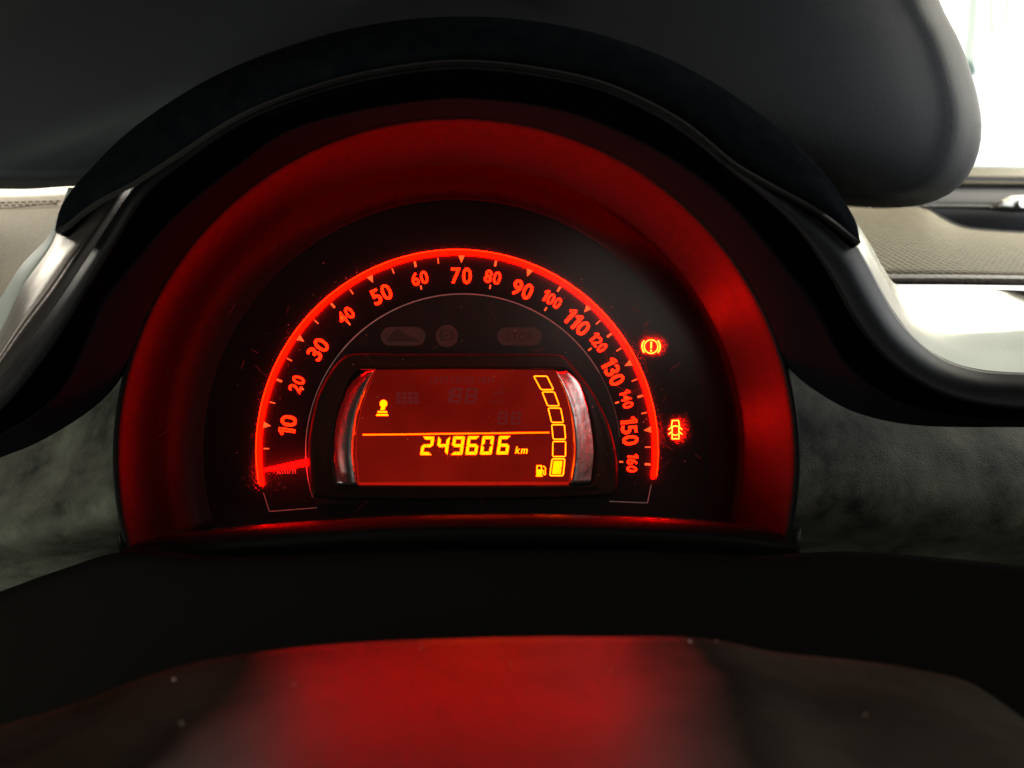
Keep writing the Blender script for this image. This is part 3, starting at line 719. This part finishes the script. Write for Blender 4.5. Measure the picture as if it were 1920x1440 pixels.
# unlit (ghost) figures of the display
text('ghost_lettering', 'LIMIT CRUISE MEM', 866, 712.5, 13, 0, YL, M['lcd_ghost'], scr, xs=0.86, label='faint unlit LIMIT CRUISE MEM lettering')
for ch, x0 in zip('188', (822, 842, 871)): digit(ch, x0, 727, 22, 29, 5, 0.12, 'ghost_digit', M['lcd_ghost'], YL, scr)
for ch, x0 in zip('188', (918, 932, 957)): digit(ch, x0, 772, 18, 24, 4, 0.12, 'ghost_digit', M['lcd_ghost'], YL, scr)
text('ghost_lettering', 'mph', 934, 736, 9, 0, YL, M['lcd_ghost'], scr)
text('ghost_lettering', 'km/h', 934, 752, 9, 0, YL, M['lcd_ghost'], scr)
fl = Flat()
for r in range(3):
    for c in range(4): 
        x, y = 743 + c * 11, 735 + r * 8; fl.poly([(x, y), (x + 9, y), (x + 9, y + 6), (x, y + 6)])
fl.build('ghost_grid', YL, M['lcd_ghost'], scr)

# clear lens in front of the dial
def lens():
    rows = []; nr = 14; n = 90
    for i in range(nr + 1):
        r = 540 * i / nr; k = 1 - (i / nr) ** 2
        Y = 0.2832 - 0.006 * k
        rows.append([W(856 + r * math.cos(t), 850 - r * math.sin(t), Y) for t in [math.radians(198 - 216 * j / (n - 1)) for j in range(n)]])
    v, f = grid(rows)
    obj('lens', v, f, M['lens'], cl, smooth=True, label='clear scratched cover over the dial')
lens()

# hairline scratches and dust on the lens
def lensY(x, y): return 0.2832 - 0.006 * (1 - ((x - 856) ** 2 + (y - 850) ** 2) / 540 ** 2) - 0.00025
def tr_mat(name, col):
    m = bpy.data.materials.new(name); m.use_nodes = True
    nt = m.node_tree; N = nt.nodes; L = nt.links; N.remove(N['Principled BSDF'])
    a = N.new('ShaderNodeBsdfTranslucent'); a.inputs[0].default_value = (*col, 1)
    d = N.new('ShaderNodeBsdfDiffuse'); d.inputs[0].default_value = (*col, 1); mx = N.new('ShaderNodeAddShader')
    L.new(a.outputs[0], mx.inputs[0]); L.new(d.outputs[0], mx.inputs[1]); L.new(mx.outputs[0], N['Material Output'].inputs[0])
    return m
M['scratch'] = tr_mat('scratched_plastic', (0.045, 0.04, 0.04)); M['dust'] = tr_mat('dust', (0.16, 0.145, 0.13))
rs = random.Random(11)
def marks(name, spots, m, label):
    v = []; f = []
    for x, y, ang_, ln, w, bend in spots:
        pts = []
        for i in range(5):
            t = i / 4 - 0.5; a = ang_ + bend * t
            pts.append((x + ln * t * math.cos(a), y + ln * t * math.sin(a)))
        vv, ff = ribbon_px(pts, w); b = len(v)
        v += [W(p.x, p.y, lensY(p.x, p.y)) for p in vv]; f += [tuple(b + i for i in q) for q in ff]
    o = obj(name, v, f, m, cl, label=label); o['kind'] = 'stuff'
sp = []
for cx_, cy_, sx_, sy_, n_, l0, l1 in ((500, 905, 48, 24, 44, 3, 10), (1222, 650, 48, 48, 14, 6, 26), (1265, 806, 50, 50, 11, 6, 26), (1190, 740, 30, 90, 10, 8, 40), (880, 760, 360, 240, 40, 6, 34), (560, 640, 90, 90, 10, 5, 22)):
    for _ in range(n_):
        sp.append((rs.gauss(cx_, sx_ * 0.6), min(948, rs.gauss(cy_, sy_ * 0.6)), rs.choice((-0.9, -0.7, 0.4, 1.3, 1.7)) + rs.gauss(0, 0.3), rs.uniform(l0, l1), rs.uniform(0.4, 0.8), rs.uniform(-0.2, 0.2)))
marks('scratches', sp, M['scratch'], 'fine hairline scratches on the clear cover')
sp = [(856 + rs.uniform(-440, 440), 840 - rs.uniform(-90, 360), rs.uniform(0, 3), rs.uniform(1.0, 2.6), rs.uniform(0.9, 1.8), 0) for _ in range(70)]
marks('dust', [q_ for q_ in sp if (q_[0] - 856) ** 2 + (q_[1] - 850) ** 2 < 440 ** 2], M['dust'], 'tiny dust specks on the clear cover')

# haze discs added on the lens to spread a glow round the lights
def halo_disc(cx_, cy_, r, k):
    m = bpy.data.materials.new('halo_scatter'); m.use_nodes = True
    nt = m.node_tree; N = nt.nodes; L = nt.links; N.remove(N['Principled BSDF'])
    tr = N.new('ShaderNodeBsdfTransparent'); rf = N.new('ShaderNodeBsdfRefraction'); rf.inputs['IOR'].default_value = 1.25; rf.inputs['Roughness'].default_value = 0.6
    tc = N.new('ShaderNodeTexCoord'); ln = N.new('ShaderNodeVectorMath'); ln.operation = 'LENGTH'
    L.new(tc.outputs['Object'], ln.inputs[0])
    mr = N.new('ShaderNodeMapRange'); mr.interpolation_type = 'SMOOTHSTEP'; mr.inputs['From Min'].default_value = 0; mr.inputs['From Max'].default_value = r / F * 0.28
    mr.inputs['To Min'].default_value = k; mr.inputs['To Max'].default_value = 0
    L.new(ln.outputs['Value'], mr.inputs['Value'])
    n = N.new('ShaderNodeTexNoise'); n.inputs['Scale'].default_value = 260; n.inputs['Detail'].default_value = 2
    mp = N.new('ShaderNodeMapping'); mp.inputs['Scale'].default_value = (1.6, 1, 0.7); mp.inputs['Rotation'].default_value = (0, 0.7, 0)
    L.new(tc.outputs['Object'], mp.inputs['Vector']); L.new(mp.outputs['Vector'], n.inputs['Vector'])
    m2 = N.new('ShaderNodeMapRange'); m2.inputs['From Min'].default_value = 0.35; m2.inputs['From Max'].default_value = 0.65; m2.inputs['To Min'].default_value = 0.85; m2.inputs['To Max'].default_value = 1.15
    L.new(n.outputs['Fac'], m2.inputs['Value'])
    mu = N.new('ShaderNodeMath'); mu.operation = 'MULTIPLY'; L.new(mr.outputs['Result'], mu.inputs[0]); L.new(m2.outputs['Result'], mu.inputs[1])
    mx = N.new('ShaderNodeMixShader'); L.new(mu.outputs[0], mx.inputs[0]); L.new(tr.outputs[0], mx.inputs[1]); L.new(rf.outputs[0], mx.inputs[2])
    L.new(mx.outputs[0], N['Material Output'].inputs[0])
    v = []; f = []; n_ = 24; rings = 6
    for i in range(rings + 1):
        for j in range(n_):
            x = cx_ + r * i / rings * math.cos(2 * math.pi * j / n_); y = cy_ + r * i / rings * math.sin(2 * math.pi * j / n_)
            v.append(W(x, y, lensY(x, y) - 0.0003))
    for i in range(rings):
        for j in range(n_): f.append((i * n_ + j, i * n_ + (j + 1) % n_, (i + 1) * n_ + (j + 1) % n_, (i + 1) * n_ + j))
    o = obj('halo_disc', v, f, m, cl, loc=W(cx_, cy_, lensY(cx_, cy_)), smooth=True, label='added haze disc spreading a glow on the clear cover'); o['kind'] = 'stuff'
halo_disc(1221, 651, 46, 0.024)
halo_disc(1268, 806, 50, 0.034)
halo_disc(508, 892, 60, 0.012)
halo_disc(872, 850, 110, 0.007)

# bottom lip of the pod
LT = [(225, 1000), (245, 1013), (330, 1003), (466, 988), (592, 978), (725, 970), (860, 966.5), (990, 966), (1080, 967), (1200, 971), (1295, 976), (1400, 985), (1480, 996), (1500, 990)]
def off(px, dy): return [(x, y + dy) for x, y in px]
M['lip_gloss'] = mat('lip_gloss_black', (0.004, 0.004, 0.004), 0.24, spec=0.35)
M['lip'] = mat('lip_satin_black', (0.0075, 0.007, 0.006), 0.5, bump=0.08, bscale=2500, spec=0.04)
loft('pod_lip', [curve(off(LT, 1.0), NB, 0.2590), curve(off(LT, 2.2), NB, 0.2562), curve(off(LT, 7), NB, 0.2532), curve(off(LT, 30), NB, 0.2490), curve(off(LT, 62), NB, 0.2535), curve(off(LT, 80), NB, 0.262)], M['lip'], cl, sub=5, thick=0.0015)
loft('lip_strip', [curve(off(LT, -2.6), NB, 0.2760), curve(off(LT, -1.8), NB, 0.2680), curve(off(LT, 0.9), NB, 0.2588)], M['lip_gloss'], cl, sub=3, thick=0.001, label='thin glossy strip reflecting a red line')

# ------------------------------------------------------------------ steering column cover and steering wheel hub
colm = thing('steering_column_cover', 'matt black steering column cover below the instrument cluster', 'column cover', W(960, 1100, 0.24))
A0 = [(-300, 1200), (-40, 1125), (100, 1075), (240, 1034), (400, 1044), (600, 1038), (860, 1031), (1200, 1032), (1400, 1042), (1600, 1036), (1920, 1062), (2200, 1090)]
loft('cover', [curve(off(A0, 12), 80, 0.262), curve(A0, 80, 0.246), curve(off(A0, 14), 80, 0.2445), curve([(-300, 1290), (-40, 1220), (240, 1150), (600, 1120), (960, 1110), (1300, 1115), (1600, 1130), (1920, 1160), (2200, 1190)], 80, 0.2425),
               curve([(-300, 1400), (-40, 1340), (240, 1260), (600, 1215), (960, 1205), (1300, 1210), (1600, 1240), (1920, 1290), (2200, 1330)], 80, 0.240),
               curve([(-300, 1560), (-40, 1520), (240, 1460), (600, 1420), (960, 1400), (1300, 1410), (1600, 1450), (1920, 1500), (2200, 1560)], 80, 0.238)], M['column'], colm, sub=6, thick=0.002)
wheel = thing('steering_assembly', 'dusty black steering wheel hub in the foreground catching red light', 'steering wheel', Vector((0.0, 0.12, -0.056)))
H0 = [(-260, 1420), (-40, 1372), (150, 1316), (330, 1252), (560, 1214), (900, 1196), (1150, 1194), (1320, 1197), (1450, 1222), (1600, 1238), (1710, 1254), (1835, 1290), (1905, 1378), (1990, 1520)]
def hub(name, xa, xb, m, lift, label):
    top = [p for p in spline([(p[0], p[1], 0) for p in H0], 420) if xa <= p.x <= xb]
    edge = [W(p.x, p.y, 0.160) + Vector((0, 0, lift)) for p in top]
    rows = [[e + Vector((0, 0.004, -0.016)) for e in edge], [e + Vector((0, 0.0015, -0.003)) for e in edge], edge]
    for d, dz in ((0.006, 0.0), (0.02, -0.0005), (0.045, -0.0025), (0.075, -0.006), (0.10, -0.011)):
        rows.append([e + Vector((0, -d, dz)) for e in edge])
    return loft(name, rows, m, wheel, sub=4, thick=0.002, label=label)
def polished():
    """black plastic, gloss shaped to hold the red glow in the middle, dull, dusty and grained towards the spokes"""
    m = mat('hub_black_plastic', (0.003, 0.0028, 0.0026), 0.4, bump=0.05, bscale=900, dirt=1.0, dscale=16, soft=0.16, dcol=(0.045, 0.042, 0.033), spec=1.0)
    nt = m.node_tree; N = nt.nodes; L = nt.links; b = N['Principled BSDF']
    tc = N.new('ShaderNodeTexCoord'); mp = N.new('ShaderNodeMapping'); mp.inputs['Location'].default_value = (0.06, 0.10, 0); mp.inputs['Scale'].default_value = (15.0, 5.0, 0)
    ln = N.new('ShaderNodeVectorMath'); ln.operation = 'LENGTH'
    L.new(tc.outputs['Object'], mp.inputs['Vector']); L.new(mp.outputs['Vector'], ln.inputs[0])
    n = N.new('ShaderNodeTexNoise'); n.inputs['Scale'].default_value = 35; n.inputs['Detail'].default_value = 3
    L.new(tc.outputs['Object'], n.inputs['Vector'])
    ad = N.new('ShaderNodeMath'); ad.operation = 'MULTIPLY_ADD'; ad.inputs[1].default_value = 0.35
    L.new(n.outputs['Fac'], ad.inputs[0]); L.new(ln.outputs['Value'], ad.inputs[2])
    def ramp(lo, hi, v0, v1):
        r = N.new('ShaderNodeMapRange'); r.interpolation_type = 'SMOOTHSTEP'
        r.inputs['From Min'].default_value = lo; r.inputs['From Max'].default_value = hi; r.inputs['To Min'].default_value = v0; r.inputs['To Max'].default_value = v1
        L.new(ad.outputs[0], r.inputs['Value']); return r.outputs['Result']
    L.new(ramp(0.35, 0.92, 1.0, 0.0), b.inputs['Specular IOR Level'])  # gloss fades out sideways to keep the red glow central
    L.new(ramp(0.35, 1.05, 0.40, 0.75), b.inputs['Roughness'])
    for l in list(L):
        if l.to_socket == b.inputs['Base Color']: mixn = l.from_node
    old = mixn.inputs['Factor'].links[0].from_socket
    mu = N.new('ShaderNodeMath'); mu.operation = 'MULTIPLY'; L.new(old, mu.inputs[0]); L.new(ramp(0.5, 1.1, 0.04, 1.0), mu.inputs[1]); L.new(mu.outputs[0], mixn.inputs['Factor'])
    return m
hub('hub_pad', -260, 1990, polished(), 0.0, 'black hub pad, glossy in the middle to hold the red glow and dusty at the sides')

# a few dust specks lying on the hub pad
M['speck'] = mat('dust_speck', (0.42, 0.36, 0.32), 0.8, spec=0.1)
top = spline([(p[0], p[1], 0) for p in H0], 90)
v = []; f = []
for j, d, r in ((58, 0.004, 0.00042), (24, 0.010, 0.00040), (60, 0.002, 0.00022), (40, 0.006, 0.0002), (46, 0.016, 0.00018), (52, 0.02, 0.0002), (33, 0.022, 0.00022), (66, 0.03, 0.00025), (28, 0.034, 0.00022)):
    c = W(top[j].x, top[j].y, 0.160) + Vector((0, -d, 0.0004))
    b = len(v); v += [c + Vector((r * math.cos(k * math.pi / 3), r * 1.3 * math.sin(k * math.pi / 3), 0)) for k in range(6)] + [c + Vector((0, 0, r))]
    f += [(b + k, b + (k + 1) % 6, b + 6) for k in range(6)]
o = obj('dust', v, f, M['speck'], wheel, label='pale dust specks on the hub pad'); o['kind'] = 'stuff'
